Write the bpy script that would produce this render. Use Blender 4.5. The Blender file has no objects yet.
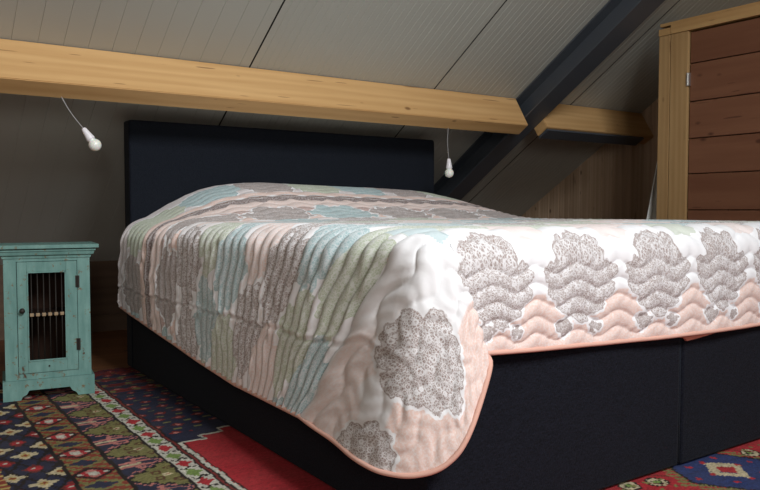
import bpy, bmesh, math, random
import numpy as np
from mathutils import Vector, Matrix
random.seed(7); rng = np.random.default_rng(5)
SC = bpy.context.scene
COL = SC.collection
PI = math.pi

def lin(c):
    return tuple(((v/255.)/12.92 if v/255. <= .04045 else ((v/255.+.055)/1.055)**2.4) for v in c)
def lin4(c): return lin(c)+(1.,)

# ------------------------------------------------------------------ materials
class NT:
    def __init__(s, name, rough=.6, spec=.3, metal=0.):
        s.m = bpy.data.materials.new(name); s.m.use_nodes = True
        s.t = s.m.node_tree; s.b = s.t.nodes['Principled BSDF']
        s.b.inputs['Roughness'].default_value = rough
        s.b.inputs['Specular IOR Level'].default_value = spec
        s.b.inputs['Metallic'].default_value = metal
    def n(s, typ, **kw):
        nd = s.t.nodes.new(typ)
        for k, v in kw.items(): setattr(nd, k, v)
        return nd
    def l(s, a, b): s.t.links.new(a, b)
    def val(s, sock, v):
        if isinstance(v, (int, float, tuple, list)): sock.default_value = v
        else: s.l(v, sock)
    def math(s, op, a, b=0., c=0., clamp=False):
        nd = s.n('ShaderNodeMath', operation=op, use_clamp=clamp)
        s.val(nd.inputs[0], a); s.val(nd.inputs[1], b); s.val(nd.inputs[2], c)
        return nd.outputs[0]
    def mix(s, f, a, b, mode='MIX'):
        nd = s.n('ShaderNodeMix', data_type='RGBA', blend_type=mode)
        s.val(nd.inputs[0], f)
        s.val(nd.inputs[6], a if not isinstance(a, tuple) or len(a) == 4 else a+(1.,))
        s.val(nd.inputs[7], b if not isinstance(b, tuple) or len(b) == 4 else b+(1.,))
        return nd.outputs[2]
    def coord(s, kind='Object', scale=(1, 1, 1)):
        tc = s.n('ShaderNodeTexCoord'); mp = s.n('ShaderNodeMapping')
        mp.inputs['Scale'].default_value = scale
        s.l(tc.outputs[kind], mp.inputs[0]); return mp.outputs[0]
    def noise(s, vec, scale, detail=3., rough=.5):
        nd = s.n('ShaderNodeTexNoise'); s.l(vec, nd.inputs['Vector'])
        nd.inputs['Scale'].default_value = scale; nd.inputs['Detail'].default_value = detail
        nd.inputs['Roughness'].default_value = rough
        return nd.outputs[0]
    def voro(s, vec, scale, feature='F1', out=0):
        nd = s.n('ShaderNodeTexVoronoi', feature=feature); s.l(vec, nd.inputs['Vector'])
        nd.inputs['Scale'].default_value = scale
        return nd.outputs[out]
    def ramp(s, f, a, b):
        nd = s.n('ShaderNodeMapRange', clamp=True)
        s.val(nd.inputs[0], f); nd.inputs[1].default_value = a; nd.inputs[2].default_value = b
        return nd.outputs[0]
    def base(s, c): s.val(s.b.inputs['Base Color'], c if not isinstance(c, tuple) or len(c) == 4 else c+(1.,))
    def bump(s, h, strength=.3, dist=.002):
        nd = s.n('ShaderNodeBump'); nd.inputs['Strength'].default_value = strength
        nd.inputs['Distance'].default_value = dist
        s.l(h, nd.inputs['Height']); s.l(nd.outputs[0], s.b.inputs['Normal'])

def wood(name, c1, c2, knot, axis='x', grain=22., board=None, rough=.55, knots=True, knotscale=(1.6, 7.), bvar=.25):
    """board=(axis, size): tone varies per board."""
    k = NT(name, rough, .25)
    st = {'x': (.07, 1, 1), 'y': (1, .07, 1), 'z': (1, 1, .07)}[axis]
    tc = k.n('ShaderNodeTexCoord'); src = tc.outputs['Object']
    bv = None
    if board:
        sp = k.n('ShaderNodeSeparateXYZ'); k.l(src, sp.inputs[0])
        i = k.math('FLOOR', k.math('DIVIDE', k.math('SUBTRACT', sp.outputs['xyz'.index(board[0])], board[2] if len(board) > 2 else 0.), board[1]))
        wn = k.n('ShaderNodeTexWhiteNoise', noise_dimensions='1D'); k.l(i, wn.inputs['W'])
        bv = wn.outputs['Value']
        off = k.n('ShaderNodeVectorMath', operation='MULTIPLY_ADD')
        k.l(wn.outputs['Color'], off.inputs[0]); off.inputs[1].default_value = (5, 5, 5); k.l(src, off.inputs[2])
        src = off.outputs[0]
    mp = k.n('ShaderNodeMapping'); mp.inputs['Scale'].default_value = st; k.l(src, mp.inputs[0]); v = mp.outputs[0]
    g = k.noise(v, grain, 5., .6); g2 = k.noise(v, grain*5, 3., .6)
    wv = k.n('ShaderNodeTexWave', wave_type='BANDS', bands_direction={'x': 'Z', 'y': 'X', 'z': 'Y'}[axis])
    k.l(v, wv.inputs['Vector']); wv.inputs['Scale'].default_value = grain*.55
    wv.inputs['Distortion'].default_value = 7.; wv.inputs['Detail'].default_value = 2.; wv.inputs['Detail Scale'].default_value = 1.2
    f = k.math('ADD', k.math('MULTIPLY', k.ramp(g, .3, .7), .55), k.math('MULTIPLY', wv.outputs[1], .35))
    f = k.math('ADD', f, k.math('MULTIPLY', g2, .2), clamp=True)
    c = k.mix(f, c1, c2)
    if bv is not None:
        c = k.mix(k.math('MULTIPLY', bv, bvar*2), c, (c2[0]*.55, c2[1]*.5, c2[2]*.45))
    if knots:
        ks = {'x': (7, 13, 13), 'y': (13, 7, 13), 'z': (13, 13, 7)}[axis]
        mk = k.n('ShaderNodeMapping'); mk.inputs['Scale'].default_value = ks; k.l(src, mk.inputs[0])
        vo = k.n('ShaderNodeTexVoronoi'); k.l(mk.outputs[0], vo.inputs['Vector']); vo.inputs['Scale'].default_value = 1.
        d = vo.outputs['Distance']
        sc_ = k.n('ShaderNodeSeparateXYZ'); k.l(vo.outputs['Color'], sc_.inputs[0]); kk = k.math('MULTIPLY', k.math('SUBTRACT', 1., k.ramp(d, .08, .16)), k.ramp(sc_.outputs[0], .55, .62))
        c = k.mix(k.math('MULTIPLY', kk, .8), c, knot)
        # short dark checks along the grain
        mk2 = k.n('ShaderNodeMapping'); mk2.inputs['Scale'].default_value = {'x': (5, 70, 70), 'y': (70, 5, 70), 'z': (70, 70, 5)}[axis]; k.l(src, mk2.inputs[0])
        ck = k.ramp(k.noise(mk2.outputs[0], 1., 1., .4), .735, .76)
        c = k.mix(k.math('MULTIPLY', ck, .6), c, knot)
    k.base(c); k.bump(k.math('ADD', g2, g), .25, .001)
    return k.m

def plain(name, c, rough=.6, spec=.3, metal=0., nz=None, amt=.15, bump=0.):
    k = NT(name, rough, spec, metal)
    if nz:
        v = k.coord('Object'); f = k.noise(v, nz, 4., .6)
        k.base(k.mix(k.math('MULTIPLY', f, amt*2), c, tuple(x*.45 for x in c)))
        if bump: k.bump(f, bump, .002)
    else: k.base(c)
    return k.m

M = {}
M['beam'] = wood('pine_beam', lin((214, 176, 124)), lin((190, 148, 96)), lin((96, 56, 30)), 'x', 16., rough=.5)
M['closet_pine'] = wood('closet_pine', lin((190, 158, 112)), lin((164, 130, 88)), lin((96, 62, 36)), 'z', 18.)
M['closet_pine_h'] = wood('closet_pine_horizontal', lin((206, 172, 120)), lin((176, 136, 88)), lin((96, 62, 36)), 'y', 18.)
M['plank'] = wood('red_plank', lin((140, 98, 74)), lin((116, 76, 56)), lin((74, 42, 32)), 'y', 16., board=('z', .178, .69-.178*6), bvar=.12)
M['gable'] = wood('gable_boards', lin((222, 198, 172)), lin((190, 162, 134)), lin((62, 38, 26)), 'z', 18., board=('y', .094), bvar=.25, knotscale=(3.2, 9.))
M['floor'] = wood('floor_boards', lin((140, 95, 62)), lin((105, 68, 44)), lin((50, 30, 20)), 'x', 14., board=('y', .12), bvar=.2)
M['knee'] = wood('knee_wall', lin((100, 80, 64)), lin((80, 62, 50)), lin((50, 34, 26)), 'x', 10., knots=False)

k = NT('ceiling_panel', .42, .35)
v = k.coord('Object'); f = k.noise(v, 1.3, 2.)
k.base(k.mix(f, lin((184, 186, 180)), lin((168, 169, 162)))); M['ceiling'] = k.m
M['joint'] = plain('joint_gap', lin((40, 38, 36)), .9)
M['wall'] = plain('plaster', lin((214, 208, 198)), .9, .1, nz=4., amt=.1)
M['steel'] = plain('painted_steel', lin((74, 80, 88)), .38, .5, nz=14., amt=.12)
M['white'] = plain('white_plastic', lin((232, 230, 236)), .35, .5)
M['cord'] = plain('cord', lin((150, 150, 152)), .35, .5)
M['iron'] = plain('black_iron', lin((46, 42, 38)), .55, .4, .4, nz=60., amt=.2)
M['silver'] = plain('hinge_metal', lin((200, 200, 200)), .3, .5, .9)
M['bead'] = plain('ivory_bead', lin((150, 128, 100)), .5)
M['inside'] = plain('cabinet_inside', lin((44, 30, 24)), .9, .1, nz=9.)
k = NT('frosted_bulb', .25, .5); k.base(lin((240, 238, 232))); k.b.inputs['Subsurface Weight'].default_value = .2; M['bulb'] = k.m

# upholstery: woven charcoal blue
def fabric(name, c, c2):
    k = NT(name, .95, .05)
    v = k.coord('Object', (1, 1, 3.2)); f = k.noise(v, 120., 3., .7); g = k.noise(k.coord('Object'), 3., 2.)
    v2 = k.coord('Object', (3, 3, 1)); f2 = k.noise(v2, 150., 2., .6)
    w = k.math('ADD', k.math('MULTIPLY', f, .55), k.math('MULTIPLY', f2, .45))
    cc = k.mix(k.ramp(w, .38, .62), c, c2)
    cc = k.mix(k.math('MULTIPLY', g, .3), cc, c)
    k.base(cc); k.bump(w, .7, .003)
    k.b.inputs['Sheen Weight'].default_value = .03; k.b.inputs['Sheen Roughness'].default_value = .6
    return k.m
M['base_fab'] = fabric('charcoal_weave', lin((9, 11, 16)), lin((28, 31, 42)))
M['head_fab'] = fabric('headboard_weave', lin((22, 26, 33)), lin((32, 36, 44)))
M['mattress'] = plain('mattress_ticking', lin((210, 208, 204)), .9, .1, nz=80.)

# weathered turquoise paint
k = NT('turquoise_paint', .6, .3)
v = k.coord('Object'); n1 = k.noise(v, 9., 5., .65); n2 = k.noise(k.coord('Object', (1, 1, .18)), 40., 4., .6)
c = k.mix(k.ramp(n2, .3, .75), lin((122, 160, 153)), lin((90, 130, 124)))
c = k.mix(k.math('MULTIPLY', k.ramp(n1, .3, .7), .5), c, lin((80, 118, 114)))
geo = k.n('ShaderNodeNewGeometry')
c = k.mix(k.math('MULTIPLY', k.ramp(k.noise(v, 45., 4., .7), .60, .66), .85), c, lin((110, 84, 52)))
c = k.mix(k.ramp(k.noise(k.coord('Object', (1, 1, .6)), 15., 5., .6), .66, .69), c, lin((80, 56, 38)))
k.base(c); k.bump(n2, .3, .001); M['paint'] = k.m

# quilt cloth: medallion distance, ground and print colours come as mesh attributes, the lace itself from voronoi rings
def attr(k, name, out='Fac'):
    a = k.n('ShaderNodeAttribute', attribute_name=name); return a.outputs[out]
k = NT('printed_quilt', .82, .15)
uv = k.n('ShaderNodeUVMap', uv_map='UVMap').outputs[0]
med = attr(k, 'med'); ground = attr(k, 'ground', 'Color'); prt = attr(k, 'printcol', 'Color'); dens = attr(k, 'dens')
nwob = k.n('ShaderNodeTexNoise'); k.l(uv, nwob.inputs['Vector']); nwob.inputs['Scale'].default_value = 60.; nwob.inputs['Detail'].default_value = 1.
wob = k.math('MULTIPLY', k.math('SUBTRACT', nwob.outputs[0], .5), .006)
md = k.math('ADD', k.math('ADD', med, wob), k.math('MULTIPLY', k.math('SUBTRACT', k.voro(uv, 62.), .3), .011))
d1 = k.voro(uv, 60.)
fine = k.noise(uv, 300., 2., .8)
d2 = k.voro(uv, 165., 'DISTANCE_TO_EDGE')
scroll = k.math('MULTIPLY', k.ramp(d2, .02, .13), k.ramp(k.math('ABSOLUTE', k.math('SUBTRACT', d1, .40)), .02, .11))
lace = k.math('ADD', .42, k.math('MULTIPLY', k.ramp(fine, .34, .66), .5))
lace = k.math('MULTIPLY', lace, k.math('ADD', .08, k.math('MULTIPLY', scroll, .92)))
lace = k.math('MULTIPLY', lace, dens)
rim = k.math('SUBTRACT', 1., k.ramp(k.math('ABSOLUTE', k.math('ADD', md, .003)), .0006, .0018))
lace = k.math('MAXIMUM', lace, k.math('MULTIPLY', rim, k.math('MULTIPLY', dens, .6)))
white = lin((236, 237, 240))
pc = k.mix(lace, k.mix(k.math('MULTIPLY', k.math('SUBTRACT', 1.1, dens, clamp=True), 1.15, clamp=True), white, prt), prt)
mott = k.noise(uv, 150., 3., .75)
gr = k.mix(k.math('MULTIPLY', k.ramp(mott, .42, .62), .5), ground, white)
c = k.mix(k.ramp(md, -.0005, .0005), pc, white)
c = k.mix(k.ramp(md, .006, .0085), c, gr)
k.base(c)
thr = k.noise(uv, 900., 2., .6)
k.bump(k.math('ADD', thr, k.math('MULTIPLY', k.noise(uv, 90., 3., .6), 1.4)), .35, .0012)
k.b.inputs['Sheen Weight'].default_value = .1
M['quilt'] = k.m
M['binding'] = plain('pink_binding', lin((222, 176, 160)), .8, .1, nz=120., amt=.1)
M['lining'] = plain('pink_lining', lin((214, 140, 124)), .85, .1, nz=80., amt=.1)
M['linen'] = plain('pale_linen', lin((232, 236, 234)), .9, .1, nz=30., amt=.1)

k = NT('kilim_wool', .95, .05)
cc = attr(k, 'wool', 'Color'); v = k.coord('Object', (1, 1.8, 1)); f = k.noise(v, 260., 3., .7); g = k.noise(k.coord('Object'), 7., 3.)
hs = k.mix(k.math('MULTIPLY', k.ramp(f, .35, .7), .38), cc, (0.01, 0.01, 0.012))
hs = k.mix(k.math('MULTIPLY', g, .2), hs, (.25, .2, .16))
k.base(hs); k.bump(f, .8, .003); M['rug'] = k.m

# ------------------------------------------------------------------ mesh helpers
def new_obj(name, me, mats, parent=None, smooth=False):
    o = bpy.data.objects.new(name, me); COL.objects.link(o)
    for m in (mats if isinstance(mats, (list, tuple)) else [mats]): me.materials.append(m)
    if parent is not None: o.parent = parent
    if smooth: me.polygons.foreach_set('use_smooth', [True]*len(me.polygons))
    return o
def bm_obj(name, bm, mats, parent=None, smooth=False, recalc=True):
    if recalc: bmesh.ops.recalc_face_normals(bm, faces=bm.faces)
    me = bpy.data.meshes.new(name); bm.to_mesh(me); bm.free()
    return new_obj(name, me, mats, parent, smooth)
def empty(name, loc, rz=0., rot=None):
    o = bpy.data.objects.new(name, None); COL.objects.link(o); o.location = loc
    o.rotation_euler = rot if rot else (0, 0, rz); o.empty_display_size = .05
    return o
def tag(o, label, cat, group=None):
    o['label'] = label; o['category'] = cat
    if group: o['group'] = group
    return o
def struct(o): o['kind'] = 'structure'; return o
def box(bm, lo, hi, bev=0., seg=2, mat=0):
    t = bmesh.new(); bmesh.ops.create_cube(t, size=1.)
    for v in t.verts:
        v.co = Vector([(lo[i]+hi[i])/2 + v.co[i]*(hi[i]-lo[i]) for i in range(3)])
    if bev > 0: bmesh.ops.bevel(t, geom=t.edges[:], offset=bev, segments=seg, profile=.6, affect='EDGES')
    for f in t.faces: f.material_index = mat
    me = bpy.data.meshes.new('t'); t.to_mesh(me); t.free(); bm.from_mesh(me); bpy.data.meshes.remove(me)
def prism(bm, poly, axis, a, b):
    """extrude 2D polygon along axis between a and b; poly coords are the other two axes in order"""
    def P(p, w):
        q = list(p); q.insert(axis, w); return q
    A = [bm.verts.new(P(p, a)) for p in poly]; B = [bm.verts.new(P(p, b)) for p in poly]
    bm.faces.new(A); bm.faces.new(B[::-1])
    for i in range(len(poly)):
        j = (i+1) % len(poly); bm.faces.new((A[i], B[i], B[j], A[j]))
def tube(bm, pts, r, n=10, caps=True, sq=1.):
    pts = [Vector(p) for p in pts]; rings = []; up = Vector((0, 0, 1))
    prev = None
    for i, p in enumerate(pts):
        d = (pts[min(i+1, len(pts)-1)]-pts[max(i-1, 0)]).normalized()
        if prev is None:
            a = d.cross(up) if abs(d.z) < .95 else d.cross(Vector((1, 0, 0)))
        else: a = prev-d*prev.dot(d)
        a.normalize(); prev = a; b = d.cross(a)
        rr = r[i] if isinstance(r, (list, tuple)) else r
        rings.append([bm.verts.new(p+a*math.cos(2*PI*k/n)*rr+b*math.sin(2*PI*k/n)*rr*sq) for k in range(n)])
    for A, B in zip(rings, rings[1:]):
        for k in range(n): bm.faces.new((A[k], A[(k+1) % n], B[(k+1) % n], B[k]))
    if caps: bm.faces.new(rings[0][::-1]); bm.faces.new(rings[-1])
def lathe(bm, prof, n=24, mtx=Matrix()):
    rings = [[bm.verts.new(mtx @ Vector((r*math.cos(2*PI*k/n), r*math.sin(2*PI*k/n), z))) for k in range(n)] for r, z in prof]
    for A, B in zip(rings, rings[1:]):
        for k in range(n): bm.faces.new((A[k], A[(k+1) % n], B[(k+1) % n], B[k]))
    bm.faces.new(rings[0][::-1]); bm.faces.new(rings[-1])
def np_mesh(name, V, Q, T3=None):
    me = bpy.data.meshes.new(name); V = np.asarray(V, np.float32); Q = np.asarray(Q, np.int32)
    nt = 0 if T3 is None else len(T3)
    L = Q.ravel() if not nt else np.r_[Q.ravel(), np.asarray(T3, np.int32).ravel()]
    st = np.arange(0, Q.size, 4, dtype=np.int32)
    if nt: st = np.r_[st, Q.size+np.arange(0, nt*3, 3)].astype(np.int32)
    me.vertices.add(len(V)); me.vertices.foreach_set('co', V.ravel())
    me.loops.add(len(L)); me.loops.foreach_set('vertex_index', L.astype(np.int32))
    me.polygons.add(len(st)); me.polygons.foreach_set('loop_start', st)
    me.update(calc_edges=True); return me
def sstep(a, b, x):
    t = np.clip((np.asarray(x, float)-a)/(b-a), 0, 1); return t*t*(3-2*t)

# ------------------------------------------------------------------ room
TS = .63; RC = 2.45                       # roof plane z = RC - TS*y
XL, XR, YB, YF = -2.6, 3.14, 3.26, -3.9
RIDGE = -1.7
rz_ = lambda y: RC-TS*y
zr = rz_(RIDGE)
na = math.hypot(1, TS); N = (0., -TS/na, -1./na)      # into the room
def slope_pt(x, y, d=0.): return (x, y+N[1]*d, rz_(y)+N[2]*d)

bm = bmesh.new(); box(bm, (XL-.1, YF-.1, -.12), (XR+.1, YB+.1, -.012)); struct(bm_obj('floor', bm, M['floor']))
# main ceiling: profiled panels, grooves run down the slope, joints every 1.02 m
xs = []
def groove(x, w, d): xs.extend([(x-w, 0), (x-w*.35, -d), (x+w*.35, -d), (x+w, 0)])
x = XL-.1; xs.append((x, 0)); marks = []
j0 = .44-1.02*4
k_ = 0
gx = []
for i in range(0, 8):
    J = j0+1.02*i
    gx.append((J, .0038, .016))
    if i == 3:   # left panel: wide-spaced grooves
        for m_ in np.arange(J+.085, J+1.0, .0885): gx.append((m_, .0018, .0018))
    else:
        for q_, m_ in enumerate(np.arange(J+.034, J+1.0, .034)): gx.append((m_, .0028, .0012 if q_ % 3 else .002))
gx = [g for g in gx if XL-.05 < g[0] < XR+.05]
for g in gx: groove(*g)
xs.append((XR+.1, 0))
bm = bmesh.new()
top = [bm.verts.new(slope_pt(a, RIDGE, b)) for a, b in xs]; bot = [bm.verts.new(slope_pt(a, YB+.1, b)) for a, b in xs]
for i in range(len(xs)-1):
    f = bm.faces.new((top[i], bot[i], bot[i+1], top[i+1]))
    if min(xs[i][1], xs[i+1][1]) < -.01: f.material_index = 1
bmesh.ops.recalc_face_normals(bm, faces=bm.faces)
ceil = bm_obj('ceiling', bm, [M['ceiling'], M['joint']], recalc=False); struct(ceil)
sm = ceil.modifiers.new('thick', 'SOLIDIFY'); sm.thickness = .08; sm.offset = -1 if ceil.data.polygons[0].normal.z < 0 else 1
# opposite roof slope with a roof-window opening
WX0, WX1, WY0, WY1 = -.45, .75, -3.0, -2.1
rz2 = lambda y: zr+TS*(y-RIDGE)
bm = bmesh.new()
gxs = [XL-.1, WX0, WX1, XR+.1]; gys = [RIDGE, WY1, WY0, YF-.1]
vv = [[bm.verts.new((a, b, rz2(b))) for a in gxs] for b in gys]
for i in range(3):
    for j in range(3):
        if i == 1 and j == 1: continue
        bm.faces.new((vv[i][j], vv[i][j+1], vv[i+1][j+1], vv[i+1][j]))
c2 = bm_obj('ceiling', bm, M['ceiling'], recalc=False); struct(c2)
sm = c2.modifiers.new('thick', 'SOLIDIFY'); sm.thickness = .08; sm.offset = 1 if c2.data.polygons[0].normal.z > 0 else -1
# window frame
bm = bmesh.new(); w = .06
for lo, hi in (((WX0, WY0), (WX0+w, WY1)), ((WX1-w, WY0), (WX1, WY1))):
    prism(bm, [(lo[1], rz2(lo[1])-.02), (hi[1], rz2(hi[1])-.02), (hi[1], rz2(hi[1])+.1), (lo[1], rz2(lo[1])+.1)], 0, lo[0], hi[0])
for y0 in (WY0, WY1-w):
    prism(bm, [(y0, rz2(y0)-.02), (y0+w, rz2(y0+w)-.02), (y0+w, rz2(y0+w)+.1), (y0, rz2(y0)+.1)], 0, WX0+w, WX1-w)
struct(bm_obj('window_1', bm, M['closet_pine']))
# gable walls, knee wall, front wall
def gable(x0, x1, name, mat, grooves=False):
    pr_ = [(YF-.1, -.1), (YB+.1, -.1), (YB+.1, rz_(YB+.1)+.05), (RIDGE, zr+.05), (YF-.1, rz2(YF-.1)+.05)]
    bm = bmesh.new(); prism(bm, pr_, 0, x0, x1); return struct(bm_obj(name, bm, mat))
gable(XL-.1, XL, 'wall_left', M['wall'])
WFX = -1.7
bm = bmesh.new()
for lo_, hi_ in (((WFX-.6, YF, .74), (WFX-.54, YF+.05, 1.96)), ((WFX+.54, YF, .74), (WFX+.6, YF+.05, 1.96)), ((WFX-.54, YF, .74), (WFX+.54, YF+.05, .80)), ((WFX-.54, YF, 1.90), (WFX+.54, YF+.05, 1.96))): box(bm, lo_, hi_, .004)
struct(bm_obj('fill_window', bm, M['closet_pine']))  # unseen frame, added only to go with the fill light
# right gable: tongue-and-groove vertical boards
bm = bmesh.new(); ys = []
y = YF
while y < YB+.02:
    ys += [(y, .006), (y+.004, 0), (y+.090, 0)]; y += .094
lo = [bm.verts.new((XR+d, yy, -.05)) for yy, d in ys]
hi = [bm.verts.new((XR+d, yy, (rz_(yy) if yy > RIDGE else rz2(yy))+.04)) for yy, d in ys]
for i in range(len(ys)-1): bm.faces.new((lo[i], hi[i], hi[i+1], lo[i+1]))
wr = bm_obj('wall_right', bm, M['gable'], recalc=False); struct(wr)
sm = wr.modifiers.new('thick', 'SOLIDIFY'); sm.thickness = .06; sm.offset = -1 if wr.data.polygons[1].normal.x < 0 else 1
bm = bmesh.new(); box(bm, (XL-.1, YB, -.1), (XR+.1, YB+.1, rz_(YB)+.1)); struct(bm_obj('wall_back', bm, M['knee']))
bm = bmesh.new(); box(bm, (XL-.1, YF-.1, -.1), (XR+.1, YF, rz2(YF)+.05)); struct(bm_obj('wall_front', bm, M['wall']))
bm = bmesh.new(); box(bm, (XL, YB-.016, 0-.012), (XR, YB, .085), .003); struct(bm_obj('baseboard_back', bm, M['knee']))

# ------------------------------------------------------------------ purlin
def purlin_poly(y0, h, w):
    """cross-section square to the roof; y0 = front upper edge on roof plane"""
    u = (1/na, -TS/na)              # down-slope (y,z)
    n = (N[1], N[2])
    A = (y0, rz_(y0)); B = (A[0]+n[0]*h, A[1]+n[1]*h); Cc = (B[0]+u[0]*w, B[1]+u[1]*w); D = (A[0]+u[0]*w, A[1]+u[1]*w)
    return [A, B, Cc, D]
def beam(name, x0, x1):
    pp = [(p[0]+N[1]*.002, p[1]+N[2]*.002) if i in (0, 3) else p for i, p in enumerate(purlin_poly(1.812, .187, .085))]
    bm = bmesh.new(); prism(bm, pp, 0, x0, x1)
    bmesh.ops.bevel(bm, geom=bm.edges[:], offset=.003, segments=2, affect='EDGES')
    return bm_obj(name, bm, M['beam'])
# one purlin each side of the steel web
XS = 2.035; FW = .14
o = beam('roof_beam', XL, XS-.003); tag(o, 'long pale pine roof beam running above the headboard, left of the steel rafter', 'beam', None)
o = beam('roof_beam', XS+FW+.003, XR-.001); tag(o, 'short darker stub of pine beam between the steel rafter and the board wall', 'beam', None)

# ------------------------------------------------------------------ steel rafter (I-section)
prof = []
H, tf, tw = .133, .0085, .0055
def isec():
    a = FW/2; b = tw/2
    return [(-a, 0), (a, 0), (a, tf), (b, tf), (b, H-tf), (a, H-tf), (a, H), (-a, H), (-a, H-tf), (-b, H-tf), (-b, tf), (-a, tf)]
bm = bmesh.new(); cx = XS+FW/2
A = [bm.verts.new(slope_pt(cx+p[0], RIDGE+.1, p[1]+.002)) for p in isec()]; B = [bm.verts.new(slope_pt(cx+p[0], YB-.08, p[1]+.002)) for p in isec()]
bm.faces.new(A); bm.faces.new(B[::-1])
for i in range(12): bm.faces.new((A[i], B[i], B[(i+1) % 12], A[(i+1) % 12]))
o = bm_obj('steel_rafter', bm, M['steel']); tag(o, 'dark grey steel I-beam rafter sloping up under the ceiling across the pine beam', 'rafter')

bm = bmesh.new(); pp = purlin_poly(1.812, .187, .085); u_ = (1/na, -TS/na)  # dark strip modelled in place of the shade on the stub's underside
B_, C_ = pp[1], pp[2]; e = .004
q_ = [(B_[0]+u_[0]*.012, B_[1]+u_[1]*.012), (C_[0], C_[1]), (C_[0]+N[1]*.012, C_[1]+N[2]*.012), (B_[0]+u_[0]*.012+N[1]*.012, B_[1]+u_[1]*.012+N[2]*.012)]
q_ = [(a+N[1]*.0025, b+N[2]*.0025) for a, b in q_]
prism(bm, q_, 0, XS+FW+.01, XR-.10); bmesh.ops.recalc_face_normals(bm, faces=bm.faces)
o = bm_obj('shade_strip', bm, M['steel']); tag(o, 'thin dark strip standing in for shade under the short stub of pine beam at the right', 'bar')

# ------------------------------------------------------------------ pendants
def pendant(anchor, tip, label, bulb_r=.0235, tilt=None):
    a = Vector(anchor); t = Vector(tip); d = (t-a).normalized(); L = (t-a).length
    root = empty('pendant_lamp', a); tag(root, label, 'lamp', 'bare bulb pendants under the roof beam')
    q = d.to_track_quat('Z', 'Y').to_matrix().to_4x4()
    # cord
    bm = bmesh.new(); n = 14; side = Vector((1, 0, 0))
    Lc = L-.045-bulb_r*1.6
    tube(bm, [d*(Lc*i/n) + side*(-.006*math.sin(PI*i/n)) for i in range(n+1)], .0017, 8)
    bm_obj('cord', bm, M['cord'], root, True)
    bm = bmesh.new()
    m = Matrix.Translation(d*(Lc-.002)) @ q
    lathe(bm, [(.004, 0), (.0075, .001), (.0095, .006), (.0115, .018), (.014, .034), (.0165, .046), (.016, .05), (.013, .051)], 24, m)
    bm_obj('lamp_holder', bm, M['white'], root, True)
    bm = bmesh.new(); m = Matrix.Translation(d*(Lc+.044)) @ q
    pr_ = [(.0125, 0), (.014, .006)]
    cz = .006+bulb_r*.92
    for i in range(15):
        an = -.62*PI/2 + i/14*(PI/2+.62*PI/2-.04); pr_.append((bulb_r*math.cos(an), cz+bulb_r*math.sin(an)))
    lathe(bm, pr_, 28, m); bm_obj('bulb', bm, M['bulb'], root, True)
    return root
BY = 1.765
pendant((-.337, BY, 1.108), (-.222, BY-.03, .925), 'white bare bulb on a slanting cord, hung from the beam left of the headboard')
pendant((1.512, BY, 1.108), (1.52, BY, .868), 'white bare bulb hanging straight down in front of the dark headboard\'s right end')

# ------------------------------------------------------------------ bed
bed = empty('double_bed', (.83, 1.0, 0)); tag(bed, 'double box-spring bed upholstered in dark charcoal blue fabric, with tall plain headboard', 'bed')
off = Vector((-.83, -1.0, 0))
def bedpart(name, lo, hi, bev, mat, seg=4):
    bm = bmesh.new(); box(bm, lo, hi, bev, seg); bmesh.ops.translate(bm, verts=bm.verts, vec=off)
    return bm_obj(name, bm, mat, bed, True)
def fix_smooth(o):
    m = o.modifiers.new('wn', 'WEIGHTED_NORMAL'); m.keep_sharp = True
b1 = bedpart('box_spring', (-.012, -.02, .004), (.8405, 2.045, .372), .012, M['base_fab'])
b2 = bedpart('box_spring', (.8475, -.02, .004), (1.69, 2.045, .372), .012, M['base_fab'])
mt = bedpart('mattress', (.02, .012, .374), (1.655, 2.04, .615), .05, M['mattress'])
hb = bedpart('headboard', (-.012, 2.052, .004), (1.652, 2.135, 1.076), .012, M['head_fab'])
for o in (b1, b2, mt, hb): fix_smooth(o)
bm = bmesh.new()
zz = 1.072
tube(bm, [Vector(p)+off for p in [(-.008, 2.056, .02), (-.008, 2.056, .6), (-.008, 2.056, zz-.01), (.002, 2.056, zz), (.8, 2.056, zz), (1.638, 2.056, zz), (1.648, 2.056, zz-.01), (1.648, 2.056, .02)]], .004, 8)
bm_obj('piping', bm, M['base_fab'], hb, True)
# zip/seam cord between base halves and the front seams
bm = bmesh.new(); tube(bm, [Vector(p)+off for p in [(.844, -.014, .01), (.844, -.014, .2), (.844, -.014, .37)]], .0035, 8)
bm_obj('seam', bm, M['head_fab'], bed, True)

# ------------------------------------------------------------------ quilt
X0, X1, Y0, Y1 = .045, 1.665, .045, 2.045      # inner rectangle (start of edge rounding)
def ztop(x, y):
    xp = np.array([-.05, .0, .06, .15, .24, .33, .44, .54, .8, 1.19, 1.45, 1.59, 1.68, 1.78])
    zp = np.array([-.05, -.025, .0, .055, .10, .134, .153, .161, .155, .141, .13, .108, .08, .03])
    B = np.zeros_like(x, dtype=float)
    for d in (-.04, -.02, 0, .02, .04): B = B+np.interp(x+d, xp, zp)/5
    A = sstep(1.28, 1.97, y)
    z = .649 + A*(B+.007)
    z = z + .004*np.sin(x*5.1+1)*np.sin(y*3.7) * sstep(.1, .5, y)
    return z
ny, nx = 420, 290
nf = 150                      # fan stations
q_side, q_foot, q_right = 96, 96, 40
PV, PU = [], []               # positions, flat coordinates
Q = []
def add_grid(P, UVc):
    base = sum(len(a) for a in PV); r, c_ = P.shape[:2]
    PV.append(P.reshape(-1, 3)); PU.append(UVc.reshape(-1, 2))
    i = np.arange(r-1)[:, None]*c_ + np.arange(c_-1)[None, :] + base
    Q.append(np.stack([i, i+1, i+c_+1, i+c_], -1).reshape(-1, 4))
yg = np.linspace(Y0, Y1, ny); xg = np.linspace(X0, X1, nx)
XX, YY = np.meshgrid(xg, yg)                    # rows y, cols x
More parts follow.
